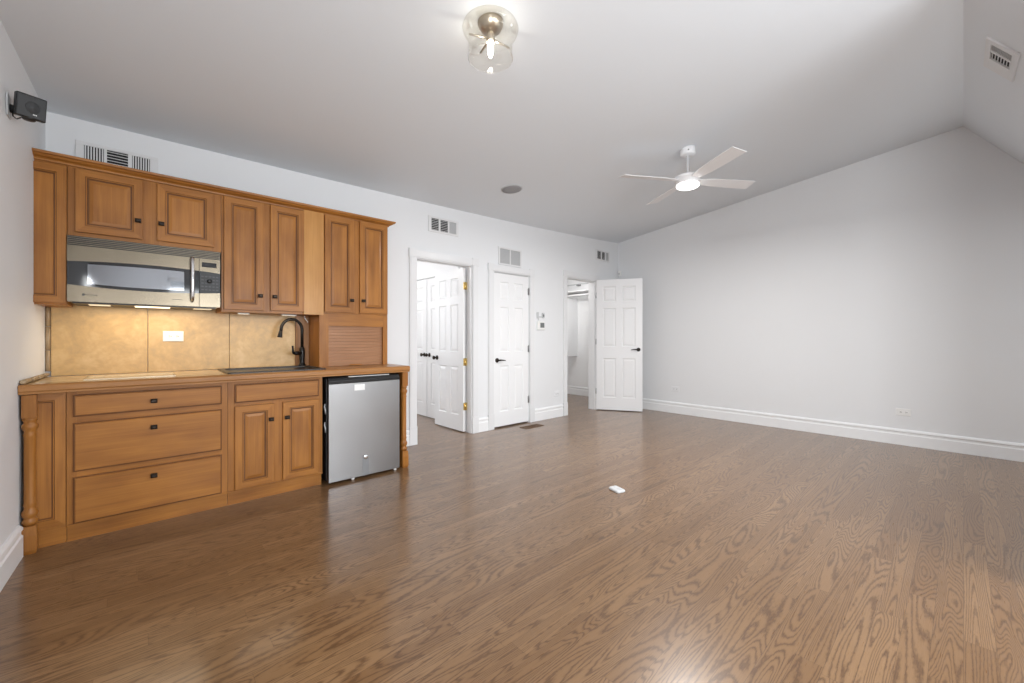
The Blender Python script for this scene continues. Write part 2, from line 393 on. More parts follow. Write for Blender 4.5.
# ---------------------------------------------------------------- room beyond the first doorway
S('ceiling_hall', M().box(.2, YW + .12, 2.45, 3.13, 7.1, 2.55), TRIM)
m = M(); m.box(3.12, YW + .12, 0, 3.24, 4.55, 2.45); m.box(3.12, 4.55, 2.05, 3.24, 6.08, 2.45); m.box(3.12, 6.08, 0, 3.24, 7.1, 2.45)
S('wall_hall_right', m, TRIM); S('wall_hall_left', M().box(.2, YW + .12, 0, .3, 7.1, 2.45), TRIM)
m = M(); m.box(.3, 6.98, 0, 3.12, 7.08, .95); m.box(.3, 6.98, 2.25, 3.12, 7.08, 2.45); m.box(.3, 6.98, .95, .4, 7.08, 2.25); m.box(1.6, 6.98, .95, 3.12, 7.08, 2.25)
S('wall_hall_far', m, TRIM)
for i, (y0, y1) in enumerate(((4.56, 5.305), (5.315, 6.06))):
    d = door(4 + i, (3.135, y1, .012), R(-90), y1 - y0 - .004, 2.03)
    knob(d, .065 if i == 0 else .675, .91, (-1,))
m = M(); m.box(3.105, 4.48, 2.05, 3.12, 6.15, 2.13); m.box(3.105, 4.48, 0, 3.12, 4.55, 2.05); m.box(3.105, 6.08, 0, 3.12, 6.15, 2.05)
S('trim_4', m, TRIM, .002)
molding('baseboard_hall', (3.12, YW + .12), (3.12, 4.48), (-1, 0))

# ---------------------------------------------------------------- walk-in closet beyond the third doorway
XCL = 6.66
S('ceiling_closet', M().box(3.95, YW + .12, 2.5, 6.9, 7.1, 2.6), TRIM)
m = M(); m.box(XCL, YW + .12, 0, XCL + .1, 7.1, 2.5); S('wall_closet_right', m, TRIM)
S('wall_closet_left', M().box(3.95, YW + .12, 0, 4.05, 7.1, 2.5), TRIM); S('wall_closet_far', M().box(4.05, 7.0, 0, XCL, 7.1, 2.5), TRIM)
molding('baseboard_closet', (XCL, YW + .12), (XCL, 7.0), (-1, 0))
t = thing('closet_shelf', 'white closet shelf with hanging rod seen through the far doorway', 'shelf', (XCL - .2, 5.3, 2.05))
M().box(XCL - .32, 4.3, 2.085, XCL, 6.9, 2.105).build('shelf_board', TRIM, t, .002)
M().box(XCL - .02, 4.3, 1.99, XCL, 6.9, 2.085).build('cleat', TRIM, t)
M().tube([(XCL - .26, 4.3, 2.02), (XCL - .26, 6.9, 2.02)], .016).build('hanging_rod', TRIM, t)
t = thing('closet_partition', 'white hanging divider panel below the closet shelf', 'panel', (XCL - .15, 5.36, .8))
g = M(); g.prism([(XCL, .80), (XCL - .30, .80), (XCL - .34, .86), (XCL - .34, 1.96), (XCL, 1.96)], (5.335, 5.355)); g.build('panel', TRIM, t, .003)
t = thing('closet_bracket', 'small dark metal bracket high on the closet wall above the shelf', 'bracket', (XCL, 5.30, 2.26))
M().box(XCL - .06, 5.25, 2.24, XCL, 5.33, 2.265).build('bracket_arm', GREYMET, t, .003)
M().box(XCL - .01, 4.3, 2.262, XCL, 5.6, 2.285).build('rail', LGREY, t)
def added_dome_lamp(loc, power, label):  # unseen lamps added to brighten the rooms beyond the doorways
    t = thing('unseen_ceiling_lamp', label, 'added ceiling lamp', loc)
    x, y, z = loc
    M().lathe([(.15, 0), (.15, -.02), (.14, -.03)], loc, 'z', 24).build('base', WPLAST, t)
    M().lathe([(.135, -.03), (.12, -.07), (.08, -.10), (.01, -.115)], loc, 'z', 24).build('diffuser', mat('lit_diffuser', (.9, .9, .9), .5, emit=(1, .97, .92), es=3), t)
    l = bpy.data.lights.new('added_lamp_glow', 'POINT'); l.energy = power; l.shadow_soft_size = .1; l.color = (1, .98, .95)
    o = bpy.data.objects.new('added_lamp_glow', l); C.objects.link(o); o.location = (x, y, z - .2)
added_dome_lamp((5.35, 4.75, 2.5), 30, 'added unseen flush ceiling lamp inside the walk-in closet')
added_dome_lamp((1.9, 5.4, 2.45), 20, 'added unseen flush ceiling lamp inside the room behind the first doorway')

# ---------------------------------------------------------------- windows behind the camera
def window(n, x0, x1, z0, z1, place):
    e = thing('window_%d' % n, loc=place[0], rot=(0, 0, place[1]), local=True, kind='structure')
    g = M(); f = .05
    g.box(x0, 0, z0, x0 + f, .06, z1); g.box(x1 - f, 0, z0, x1, .06, z1); g.box(x0, 0, z0, x1, .06, z0 + f); g.box(x0, 0, z1 - f, x1, .06, z1)
    g.box(x0, .01, (z0 + z1) / 2 - .02, x1, .05, (z0 + z1) / 2 + .02); g.build('window_frame', TRIM, e)
    M().box(x0 + f, .028, z0 + f, x1 - f, .032, z1 - f).build('pane', PANE, e)
window(1, -.575, .575, .6, 2.3, ((.925, -2.62, 0), R(180))); window(2, -.575, .575, .6, 2.3, ((2.275, -2.62, 0), R(180)))
window(3, -.55, .55, .6, 2.05, ((xl(-.85) - .03, -.85, 0), R(90)))

window(4, -.5, .5, .6, 1.5, ((XR + .03, -1.1, 0), R(-90)))  # unseen window, added with its light to brighten the right side

# ---------------------------------------------------------------- kitchen: cabinets
YF, YD = 3.415, 3.395          # base: face-frame plane and door fronts
UF, UD = 3.730, 3.710          # wall cabinets
DP = [(0, 0, 0), (0, .018, 0), (.002, .020, 0), (.044, .020, 0), (.047, .016, 1), (.052, .016, 0), (.055, .009, 1), (.062, .009, 1), (.064, .010, 0), (.080, .013, 0)]
DP_N = [(0, 0, 0), (0, .018, 0), (.002, .020, 0), (.034, .020, 0), (.037, .015, 1), (.042, .015, 0), (.045, .008, 1), (.050, .008, 1)]
DRP = [(0, 0, 0), (0, .013, 0), (.003, .016, 1), (.007, .016, 1), (.010, .020, 0), (.013, .020, 0)]
def cab_door(par, x0, x1, z0, z1, yb, kx=None, kz=None, prof=DP, name='door'):
    o = M().rings(x0, x1, z0, z1, yb, prof, 0, 1, 2, back=1).build(name, CAB, par)
    if kx is not None: cab_knob(o, kx, yb - .020, kz)
    return o
def cab_knob(par, x, y, z):
    g = M(); g.box(x - .015, y - .004, z - .012, x + .015, y, z + .012)
    g.lathe([(.007, 0), (.006, -.014)], (x, y, z), 'y', 12)
    q = lambda a, b, yy: [(x - a, yy, z - b), (x + a, yy, z - b), (x + a, yy, z + b), (x - a, yy, z + b)]
    g.loft([q(.010, .008, y - .012), q(.016, .013, y - .016), q(.016, .013, y - .021), q(.008, .006, y - .026)], 0, False)
    k = g.build('knob', BRONZE, par, .001); k['label'] = 'dark bronze square knob'; return k
def drawer(par, x0, x1, z0, z1, kx=None, kz=None, name='drawer'):
    o = M().rings(x0, x1, z0, z1, YF, DRP, 1, 1, 2, back=1).build(name, CAB, par)
    if kx is not None: cab_knob(o, kx, YF - .020, kz)
    return o
def frame(g, x0, x1, z0, z1, y, stiles, rails, t=.02):
    """face frame: stiles = x ranges over the full height, rails = (xa, xb, za, zb)"""
    for a, b in stiles: g.box(a, y, z0, b, y + t, z1, 0)
    for a, b, c, d_ in rails: g.box(a, y + .0005, c, b, y + t, d_, 1)
def carcass(g, x0, x1, z0, z1, y, yb=YW - .004, t=.016, top=False):
    g.box(x0, y, z0, x0 + t, yb, z1, 0); g.box(x1 - t, y, z0, x1, yb, z1, 0); g.box(x0 + t, y, z0, x1 - t, yb, z0 + t, 1)
    g.box(x0 + t, yb - .006, z0 + t, x1 - t, yb, z1, 0)
    if top: g.box(x0 + t, y, z1 - t, x1 - t, yb, z1, 1)
def leg(par, x, y=3.388, top=.858, small=False):
    r = .024
    g = M(); g.box(x - .027, y - .012, .735, x + .027, YF + .02, top, 0)
    g.loft([[(x - a, y - .012 - b, z), (x + a, y - .012 - b, z), (x + a, YF + .02, z), (x - a, YF + .02, z)] for a, b, z in
            ((.024, 0, 0), (.029, .006, .02), (.029, .006, .10), (.026, 0, .150))], 0, False)
    g.lathe([(.024, .15), (.030, .165), (.030, .178), (.024, .186), (.024, .192), (.031, .205), (.031, .222), (.024, .236), (.022, .250), (.026, .262), (.023, .275),
             (.023, .630), (.026, .640), (.022, .652), (.024, .664), (.031, .678), (.031, .695), (.024, .706), (.024, .712), (.030, .720), (.028, .735)], (x, y + .018, 0), 'z', 20)
    return g.build('leg', CAB, par)

# left end unit
t = thing('base_cabinet', 'narrow left end base cabinet with turned leg and framed panel, against the left wall', 'cabinet', (-.40, 3.72, 0))
g = M(); g.box(-.455, YF + .002, .10, -.318, YF + .022, .86, 0); g.box(-.466, YF + .02, .10, -.450, YW - .03, .86, 0); g.box(-.334, YF + .02, .10, -.318, YW - .03, .86, 0)
g.build('carcass', CAB, t)
M().rings(-.520, -.320, .113, .858, YF + .001, [(0, 0, 0), (0, .008, 0), (.040, .010, 0), (.043, .006, 1), (.047, .006, 0), (.050, .001, 1), (.054, .001, 1), (.056, .002, 0)], 0, 1, 2, back=1).clampx(-.470).build('panel', CAB, t)
M().box(-.44, YF + .025, 0, -.318, YF + .045, .10, 1).build('toe_kick', CAB, t); leg(t, -.450)
# drawer unit
t = thing('base_cabinet', 'base cabinet with three stacked wide drawers left of the sink', 'cabinet', (.06, 3.72, 0))
g = M(); X0, X1 = -.316, .440; carcass(g, X0, X1, .10, .86, YF + .02)
g.box(X0, YF - .008, .094, X1, YF + .0205, .104, 1)
frame(g, X0, X1, .095, .86, YF, ((X0, X0 + .040), (X1 - .045, X1)), [(X0 + .04, X1 - .045, a, b) for a, b in ((.095, .112), (.360, .410), (.670, .725), (.832, .86))])
g.build('carcass', CAB, t)
drawer(t, -.290, .406, .716, .841, .057, .775); drawer(t, -.290, .406, .402, .680, .057, .612); drawer(t, -.290, .406, .106, .370, .057, .310)
M().box(X0, YF + .025, 0, X1, YF + .045, .095, 1).build('toe_kick', CAB, t)
# sink unit
t = thing('base_cabinet', 'sink base cabinet with false drawer front over two framed doors', 'cabinet', (.75, 3.72, 0))
g = M(); X0, X1 = .442, 1.062; carcass(g, X0, X1, .10, .86, YF + .02)
g.box(X0, YF - .008, .094, X1, YF + .0205, .104, 1)
frame(g, X0, X1, .095, .86, YF, ((X0, X0 + .045), (.712, .790), (X1 - .035, X1)), [(X0 + .045, X1 - .035, a, b) for a, b in ((.095, .115), (.680, .722), (.832, .86))])
g.build('carcass', CAB, t)
drawer(t, .480, 1.032, .713, .841, name='false_front')
cab_door(t, .480, .722, .108, .688, YF, .700, .575); cab_door(t, .779, 1.038, .108, .688, YF, .805, .575)
M().box(X0, YF + .025, 0, X1, YF + .045, .095, 1).build('toe_kick', CAB, t)
# right end panel with its leg
t = thing('cabinet_end_panel', 'wooden end panel with turned leg right of the mini fridge', 'cabinet panel', (1.76, 3.72, 0))
M().box(1.752, YF + .021, 0, 1.772, YW - .004, .86, 0).build('side_panel', CAB, t); leg(t, 1.760, top=.860)

# countertop
t = thing('countertop', 'long countertop of tan stone tiles with brown wood edge along the kitchen wall', 'countertop', (.66, 3.72, .86))
def lx(y): return xl(y) + .0005
E0 = 3.367
prof = [(0, .862), (-.0, .874), (-.006, .880), (-.006, .905), (0, .912), (.006, .915), (.055, .915), (.055, .862)]
g = M(); g.loft([[(x, E0 + o, z) for o, z in prof] for x in (lx(3.4), 1.800)], 0, False)
g.prism([(1.135, 3.422), (1.800, 3.422), (1.800, YW - .003), (1.135, YW - .003)], (.862, .915), 0, 'z'); g.build('wood_edge', CTRW, t, .002)
SX0, SX1, SY0, SY1 = .445, 1.105, 3.440, 3.975
g = M()
g.box(lx(3.42), 3.423, .862, -.262, YW - .02, .914); g.box(-.262, 3.423, .862, .174, YW - .02, .914)
g.box(.174, 3.423, .862, SX0 + .01, YW - .02, .914)
g.box(SX0 + .01, 3.423, .862, SX1 - .01, SY0 + .012, .914); g.box(SX0 + .01, SY1 - .012, .862, SX1 - .01, YW - .02, .914); g.box(SX1 - .01, 3.423, .862, 1.134, YW - .02, .914)
g.build('tile_surface', CTRT, t, .001)
t = thing('flush_cooktop', 'pale glossy flat cooktop panel with thin shiny rim on the countertop below the microwave', 'cooktop', (-.04, 3.65, .91))
M().box(-.250, 3.503, .9145, .160, 3.805, .9185).build('panel', CREAM, t, .001)
g = M(); g.box(-.256, 3.498, .9145, .166, 3.503, .9195); g.box(-.256, 3.805, .9145, .166, 3.808, .9195); g.box(.160, 3.503, .9145, .166, 3.805, .9195); g.box(-.256, 3.503, .9145, -.250, 3.805, .9195)
g.build('rim', mat('tan_metal_rim', (.50, .42, .31), .4, .7), t)

# sink
t = thing('kitchen_sink', 'black rectangular drop-in sink in the countertop below the faucet', 'sink', (.775, 3.70, .9))
def rr(x0, x1, y0, y1, r, z, n=5):
    pts = []
    for cx, cy, a0 in ((x1 - r, y1 - r, 0), (x0 + r, y1 - r, 90), (x0 + r, y0 + r, 180), (x1 - r, y0 + r, 270)):
        for k in range(n + 1): a = R(a0 + 90 * k / n); pts.append((cx + r * math.cos(a), cy + r * math.sin(a), z))
    return pts
g = M(); g.loft([rr(SX0, SX1, SY0, SY1, .025, .9145), rr(SX0, SX1, SY0, SY1, .025, .921), rr(SX0 + .004, SX1 - .004, SY0 + .004, SY1 - .004, .025, .924),
                 rr(SX0 + .03, SX1 - .03, SY0 + .03, SY1 - .09, .04, .924), rr(SX0 + .034, SX1 - .034, SY0 + .034, SY1 - .094, .04, .918),
                 rr(SX0 + .05, SX1 - .05, SY0 + .05, SY1 - .105, .05, .75), rr(SX0 + .08, SX1 - .08, SY0 + .08, SY1 - .13, .05, .742)], 0, False)
g.build('basin', SINKM, t)
M().lathe([(.045, .001), (.045, .004), (.03, .005), (.02, .002)], (.775, 3.68, .742), 'z', 20).build('drain', GREYMET, t)
# faucet
FX, FY = 1.052, 3.930
t = thing('kitchen_faucet', 'dark bronze gooseneck faucet standing at the back of the black sink', 'faucet', (FX, FY, .924))
g = M(); g.lathe([(.030, 0), (.030, .006), (.024, .014), (.021, .03), (.023, .06), (.024, .12), (.021, .15), (.015, .165)], (FX, FY, .9245), 'z', 24); g.build('body', BLACKM, t)
pts = [(FX, FY, 1.08), (FX, FY, 1.23)]
for k in range(1, 15): a = math.pi * k / 15; pts.append((FX - .085 + .085 * math.cos(a), FY - .02 * k / 15, 1.235 + .095 * math.sin(a)))
pts += [(FX - .172, FY - .02, 1.225)]
M().tube(pts, .0125, 14).build('spout', BLACKM, t)
M().tube([(FX - .172, FY - .02, 1.228), (FX - .176, FY - .021, 1.205), (FX - .180, FY - .022, 1.180), (FX - .181, FY - .022, 1.172)], [.0135, .016, .019, .018], 16).build('spray_head', BLACKM, t)
g = M(); g.tube([(FX, FY, 1.035), (FX - .045, FY - .03, 1.035), (FX - .075, FY - .045, 1.037)], [.017, .016, .014], 14)
g.tube([(FX - .075, FY - .045, 1.037), (FX - .085, FY - .05, 1.05), (FX - .088, FY - .052, 1.085), (FX - .088, FY - .052, 1.10)], [.014, .010, .007, .009], 12); g.build('handle', BLACKM, t)

# backsplash of large stone tiles, pencil trims
t = thing('backsplash', 'backsplash of large mottled golden stone tiles above the countertop', 'backsplash', (.29, 4.03, .915))
for a, b in ((xl(YW) + .026, .032), (.035, .529), (.532, 1.020)): M().box(a, 4.026, .9155, b, YW - .001, 1.43).build('tile', SLATE, t, .0015)
M().box(1.022, 4.020, .9155, 1.133, YW - .001, 1.38).build('wood_filler', [wood('filler_wood', (.42, .23, .11), (.30, .15, .07), 'z')], t)
t = thing('pencil_tile_trim', 'brown half-round pencil tile trim up the left corner and along the countertop', 'tile trim', (-.45, 3.9, .92))
z = .948
for k, L in enumerate((.14, .155, .135)):
    M().lathe([(.009, 0), (.0125, .002), (.0125, L - .004), (.009, L - .002)], (xl(4.03) + .0125, 4.031, z), 'z', 12).build('tile', LINER, t); z += L
y = 3.378
for k, L in enumerate((.17, .17, .16, .15)):
    M().lathe([(.008, 0), (.012, .002), (.012, L - .004), (.008, L - .002)], (xl(y + L / 2) + .0135, y, .9285), 'y', 12).build('tile', LINER, t); y += L

# wall cabinets
def upper(x0, x1, z0, z1, g, top=False): carcass(g, x0, x1, z0, z1, UF + .02, top=top)
ZT = 2.246
t = thing('wall_cabinet', 'narrow leftmost wall cabinet with one tall framed panel beside the microwave', 'cabinet', (-.41, 3.89, 1.37))
g = M(); upper(-.4700, -.342, 1.370, ZT, g); frame(g, 0, 0, 1.370, ZT, UF, ((-.4775, -.440), (-.372, -.342)), [(-.440, -.372, 1.370, 1.395), (-.440, -.372, 2.20, ZT)]); g.build('carcass', CAB, t)
PN = [(0, 0, 0), (0, .018, 0), (.002, .020, 0), (.040, .020, 0), (.043, .015, 1), (.047, .015, 0), (.050, .008, 1), (.055, .008, 1), (.058, .010, 0)]
M().rings(-.560, -.344, 1.380, 2.220, UF, PN, 0, 1, 2, back=1).clampx(-.4780).build('door', CAB, t)
t = thing('wall_cabinet', 'short wall cabinet with two square framed doors directly above the microwave', 'cabinet', (.05, 3.89, 1.8))
X0, X1 = -.340, .440; g = M(); upper(X0, X1, 1.806, ZT, g)
frame(g, X0, X1, 1.806, ZT, UF, ((X0, -.300), (-.005, .088), (.385, X1)), [(-.300, .385, 1.806, 1.840), (-.300, .385, 2.215, ZT)]); g.build('carcass', CAB, t)
cab_door(t, -.308, .006, 1.830, 2.228, UF, -.018, 1.950); cab_door(t, .078, .396, 1.836, 2.228, UF, .100, 1.951)
t = thing('wall_cabinet', 'tall two-door wall cabinet between the microwave and the wide filler strip', 'cabinet', (.8, 3.89, 1.37))
X0, X1 = .442, 1.166; g = M(); upper(X0, X1, 1.366, ZT, g)
frame(g, X0, X1, 1.366, ZT, UF, ((X0, .470), (.705, .775)), [(.470, 1.007, 1.366, 1.395), (.470, 1.007, 2.215, ZT)]); g.build('carcass', CAB, t)
M().box(1.008, UF - .014, 1.366, X1, UF + .02, ZT - .001, 0).build('filler_strip', [wood('light_maple', (.56, .285, .085), (.40, .18, .045), 'z', .3)], t)['label'] = 'paler maple filler board'
cab_door(t, .456, .714, 1.382, 2.232, UF, .690, 1.497); cab_door(t, .762, 1.010, 1.386, 2.232, UF, .790, 1.497)
t = thing('wall_cabinet', 'rightmost wall cabinet with two tall narrow doors above the tambour compartment', 'cabinet', (1.46, 3.89, 1.38))
X0, X1 = 1.168, 1.756; g = M(); upper(X0, X1, 1.382, ZT, g)
frame(g, X0, X1, 1.382, ZT, UF, ((X0, 1.200), (1.410, 1.500), (1.735, X1)), [(1.2, 1.735, 1.382, 1.41), (1.2, 1.735, 2.215, ZT)]); g.build('carcass', CAB, t)
cab_door(t, 1.176, 1.428, 1.394, 2.236, UF, 1.406, 1.506); cab_door(t, 1.482, 1.750, 1.396, 2.240, UF, 1.512, 1.508)
t = thing('appliance_garage', 'wooden countertop compartment with closed slatted tambour front under the right wall cabinet', 'cabinet', (1.45, 3.89, .915))
X0, X1 = 1.136, 1.756; g = M(); g.box(X0, UF + .02, .9155, X0 + .02, YW - .003, 1.381, 2 if False else 0); g.box(X1 - .02, UF + .02, .9155, X1, YW - .003, 1.381, 0)
frame(g, X0, X1, .9155, 1.381, UF, ((X0, 1.212), (1.712, X1)), [(1.212, 1.712, 1.272, 1.381)]); g.build('carcass', CAB, t)
g = M(); n = 13; z0 = .9165; dz = (1.272 - z0) / n
for k in range(n):
    a = z0 + dz * k; g.prism([(UF + .040, a), (UF + .0250, a + .0005), (UF + .0242, a + .002), (UF + .0242, a + dz - .002), (UF + .0250, a + dz - .0005), (UF + .040, a + dz)], (1.2125, 1.7115), 0, 'x')
g.build('tambour_door', TAMB, t)
M().box(1.400, UF + .010, .918, 1.510, UF + .024, .930).build('pull', [WOODH], t, .003)
# crown moulding over all wall cabinets
t = thing('crown_molding', 'stepped wooden crown molding along the top of all the wall cabinets', 'crown molding', (.65, 3.7, 2.24))
P = [(.0, 2.2465), (.0, 2.252), (.012, 2.254), (.016, 2.258), (.030, 2.262), (.044, 2.270), (.050, 2.276), (.058, 2.278), (.062, 2.292), (-.05, 2.292), (-.05, 2.2465)]
P = [(.004, 2.236), (.010, 2.238), (.012, 2.246), (.020, 2.252), (.036, 2.258), (.044, 2.268), (.056, 2.270), (.060, 2.284)]
g = M(); xa, xb = -.4785, 1.757
F = [[(xa, UF - o, z_) for o, z_ in P] + [(xa, UF + .02, 2.284), (xa, UF + .02, 2.2465), (xa, UF - .001, 2.2465), (xa, UF - .001, 2.236)]]
F += [[(xb + o, UF - o, z_) for o, z_ in P] + [(xb + .0, UF + .02, 2.284), (xb + .0, UF + .02, 2.2465), (xb, UF - .001, 2.2465), (xb, UF - .001, 2.236)]]
g.loft(F, 0, False)
g.loft([[(xb + o, yy if yy > 0 else UF - o, z_) for o, z_ in P] + [(xb + .001, yy if yy > 0 else UF, 2.284), (xb + .001, yy if yy > 0 else UF, 2.236)] for yy in (0, YW - .003)], 0, False)
g.build('molding', [WOODH], t)

# microwave over the range space
t = thing('microwave_oven', 'stainless over-the-counter microwave with curved black window band and bowed handle', 'microwave', (.043, 3.87, 1.385))
MX0, MX1, MZ0, MZ1, MY = -.340, .430, 1.388, 1.802, 3.690
g = M(); g.box(MX0, MY + .03, MZ0 + .006, MX1, YW - .022, MZ1); g.build('case', DGREY, t, .003)
M().box(MX0 + .02, MY + .03, MZ0 - .004, MX1 - .02, YW - .03, MZ0 + .006).build('underside', BLACK, t)
for k, (a, b) in enumerate(((-.255, -.155), (-.035, .150), (.285, .390))):
    M().box(a, MY + .10, MZ0 - .007, b, MY + .20, MZ0 - .0035).build('work_light', mat('warm_lens', (.9, .85, .7), .4, emit=(1, .82, .55), es=(.7, 2.5, .5)[k]), t)
g = M(); g.box(MX0, MY + .012, 1.742, MX1, MY + .03, MZ1, 0)
for k in range(5): z_ = 1.747 + k * .0112; g.prism([(MY, z_), (MY + .010, z_ + .001), (MY + .010, z_ + .004), (MY, z_ + .0045)], (MX0, MX1), 1, 'x')
g.build('vent_grille', [BLACK, STEEL], t)
def arc(x, z_end, bow): u = (x - MX0) / (MX1 - MX0) * 2 - 1; return z_end + bow * (1 - u * u)
XS = .305
def facepiece(g, xa, xb, f0, f1, ya, yb, m_=0, n=28):
    top = [(xa + (xb - xa) * k / n, f1(xa + (xb - xa) * k / n)) for k in range(n + 1)]; bot = [(xa + (xb - xa) * k / n, f0(xa + (xb - xa) * k / n)) for k in range(n + 1)]
    for k in range(n):
        q = [bot[k], bot[k + 1], top[k + 1], top[k]]; g.loft([[(p[0], ya, p[1]) for p in q], [(p[0], yb, p[1]) for p in q]], m_, False)
zt = lambda x: arc(x, 1.640, .018); zb = lambda x: arc(x, 1.497, -.018)
g = M(); facepiece(g, MX0, XS, zt, lambda x: 1.741, MY, MY + .03); facepiece(g, MX0, XS, lambda x: MZ0 + .004, zb, MY, MY + .03); dd = g.build('oven_door', STEEL, t)
g = M(); facepiece(g, MX0, XS, zb, zt, MY + .003, MY + .029); g.build('window', BLKGL, dd)
g = M(); facepiece(g, -.252, .222, lambda x: arc(x, 1.497 + .016, -.014), lambda x: arc(x, 1.640 - .016, .012), MY + .0015, MY + .003)
g.build('window_mesh', mat('oven_window_glass', (.30, .31, .33), .05, .8), dd)['label'] = 'mirror-like grey glass viewing area'
hp = [(.266, MY - .002, 1.428), (.266, MY - .030, 1.440)] + [(.266, MY - .030 - .016 * math.sin(math.pi * k / 10), 1.44 + .288 * k / 10) for k in range(1, 10)] + [(.266, MY - .030, 1.728), (.266, MY - .002, 1.740 - .002)]
M().tube(hp, [.010] + [.011] * (len(hp) - 2) + [.010], 14).build('handle', CHROME, dd)
g = M(); g.lathe([(.007, 0), (.007, -.002)], (-.270, MY, 1.437), 'y', 16, 0); 
for k, wd in enumerate((.006, .005, .006, .007, .005, .006)): g.box(-.258 + k * .0085, MY - .0006, 1.4345, -.258 + k * .0085 + wd, MY + .001, 1.4395)
g.build('badge', DGREY, dd)
g = M()
for k in range(9): g.box(.155 + k * .0065, MY - .0006, 1.4335, .155 + k * .0065 + .0048, MY + .001, 1.4365)
g.build('lettering', DGREY, dd)
g = M(); facepiece(g, XS + .003, MX1, zt, lambda x: 1.741, MY, MY + .03, 0, 6); facepiece(g, XS + .003, MX1, lambda x: MZ0 + .004, zb, MY, MY + .03, 0, 6); g.box(XS + .003, MY + .028, 1.45, MX1, MY + .0295, 1.70); cp = g.build('control_panel', STEEL, t)
g = M(); facepiece(g, XS + .003, MX1, zb, zt, MY + .001, MY + .029, 0, 6); g.build('button_panel', DGREY, cp)
M().box(.322, MY - .001, 1.680, .408, MY + .001, 1.714).build('display', BLKGL, cp)
g = M(); g.lathe([(.016, 0), (.014, -.012), (.004, -.013)], (.366, MY + .001, 1.580), 'y', 20); g.build('dial', BLACK, cp)
g = M()
for i in range(5):
    for j in range(5):
        if not (i in (2,) and j in (2, 3)): g.box(.319 + i * .0215, MY - .0001, 1.512 + j * .024, .333 + i * .0215, MY + .0012, 1.520 + j * .024)
g.build('button', mat('button_print', (.10, .10, .105), .5), cp)
l = bpy.data.lights.new('work_light_glow', 'AREA'); l.shape = 'RECTANGLE'; l.size = .6; l.size_y = .14; l.energy = 1.9; l.color = (1, .86, .64)
o = bpy.data.objects.new('work_light_glow', l); C.objects.link(o); o.location = (.05, 3.86, 1.378)
# under-cabinet lights right of the microwave
for k, (a, b) in enumerate(((.560, .640), (.870, .985))):
    t = thing('under_cabinet_light', ('small white light strip under the tall cabinet, nearer the microwave', 'small white light strip under the tall cabinet, above the faucet')[k], 'light strip', ((a + b) / 2, 3.85, 1.36), group=None)
    M().box(a, 3.83, 1.357, b, 3.86, 1.3655).build('housing', WPLAST, t, .002)
    M().box(a + .006, 3.834, 1.3558, b - .006, 3.856, 1.357).build('lens', mat('strip_lens', (.9, .85, .75), .4, emit=(1, .85, .6), es=.9), t)
l = bpy.data.lights.new('strip_glow', 'AREA'); l.shape = 'RECTANGLE'; l.size = .45; l.size_y = .06; l.energy = .8; l.color = (1, .86, .66)
o = bpy.data.objects.new('strip_glow', l); C.objects.link(o); o.location = (.77, 3.83, 1.350)
g = M().tube([(1.085, 3.98, 1.366), (1.088, 3.975, 1.345), (1.10, 3.97, 1.325), (1.112, 3.975, 1.312), (1.108, 3.98, 1.305)], .004, 8)
tag(g.build('power_cord', WPLAST), 'short white cord end hanging below the wall cabinet beside the tambour compartment', 'cord')

# mini fridge
t = thing('mini_fridge', 'stainless mini fridge with black top standing under the right of the countertop', 'fridge', (1.39, 3.68, 0))
FX0, FX1, FYF = 1.090, 1.692, 3.350
M().box(FX0 - .004, FYF + .052, .022, FX1 - .004, 3.98, .845).build('cabinet', BLACK, t, .006)
g = M(); n = 20
g.box(FX0, FYF, .022, FX1, FYF + .006, .800, 0); dd = g.build('door', STEELF, t, .003)
M().box(FX0 + .002, FYF + .006, .022, FX1 - .002, FYF + .046, .800).build('door_liner', BLACK, dd, .003)
g = M(); g.prism([(FYF + .002, .8015), (FYF + .046, .8015), (FYF + .046, .850), (FYF + .030, .852), (FYF + .012, .842), (FYF, .825)], (FX0, FX1), 0, 'x'); g.build('door_cap', BLACK, dd, .002)
g = M(); g.box(FX0 + .16, FYF + .016, .846, FX1 - .09, FYF + .034, .8535); g.build('trim_strip', LGREY, dd, .002)
M().box(1.292, FYF - .0012, .735, 1.378, FYF + .0002, .785).build('sticker', WPLAST, dd)
g = M(); g.box(1.358, FYF - .001, .022, 1.412, FYF + .0002, .190); g.build('grey_strip', mat('strip_grey', (.28, .29, .30), .35, .6), dd)  # plain grey upright strip low on the door
M().lathe([(.020, 0), (.018, -.003), (.004, -.004)], (1.388, FYF - .001, .175), 'y', 16).build('round_disc', CHROME, dd)  # small round disc near the top of the strip
for x, y_ in ((FX0 + .20, FYF + .03), (FX1 - .03, FYF + .03), (FX0 + .04, 3.93), (FX1 - .05, 3.93)): M().lathe([(.012, .0005), (.014, .008), (.011, .024)], (x, y_, 0), 'z', 12).build('foot', WPLAST, t)
for z_ in (.60, .455):
    g = M(); g.tube([(FX0 - .006, FYF + .07, z_ + .04), (FX0 - .014, FYF + .055, z_ + .02), (FX0 - .010, FYF + .045, z_ - .01), (FX0 - .005, FYF + .06, z_ - .04)], .005, 8); g.build('tape_tab', LGREY, t)

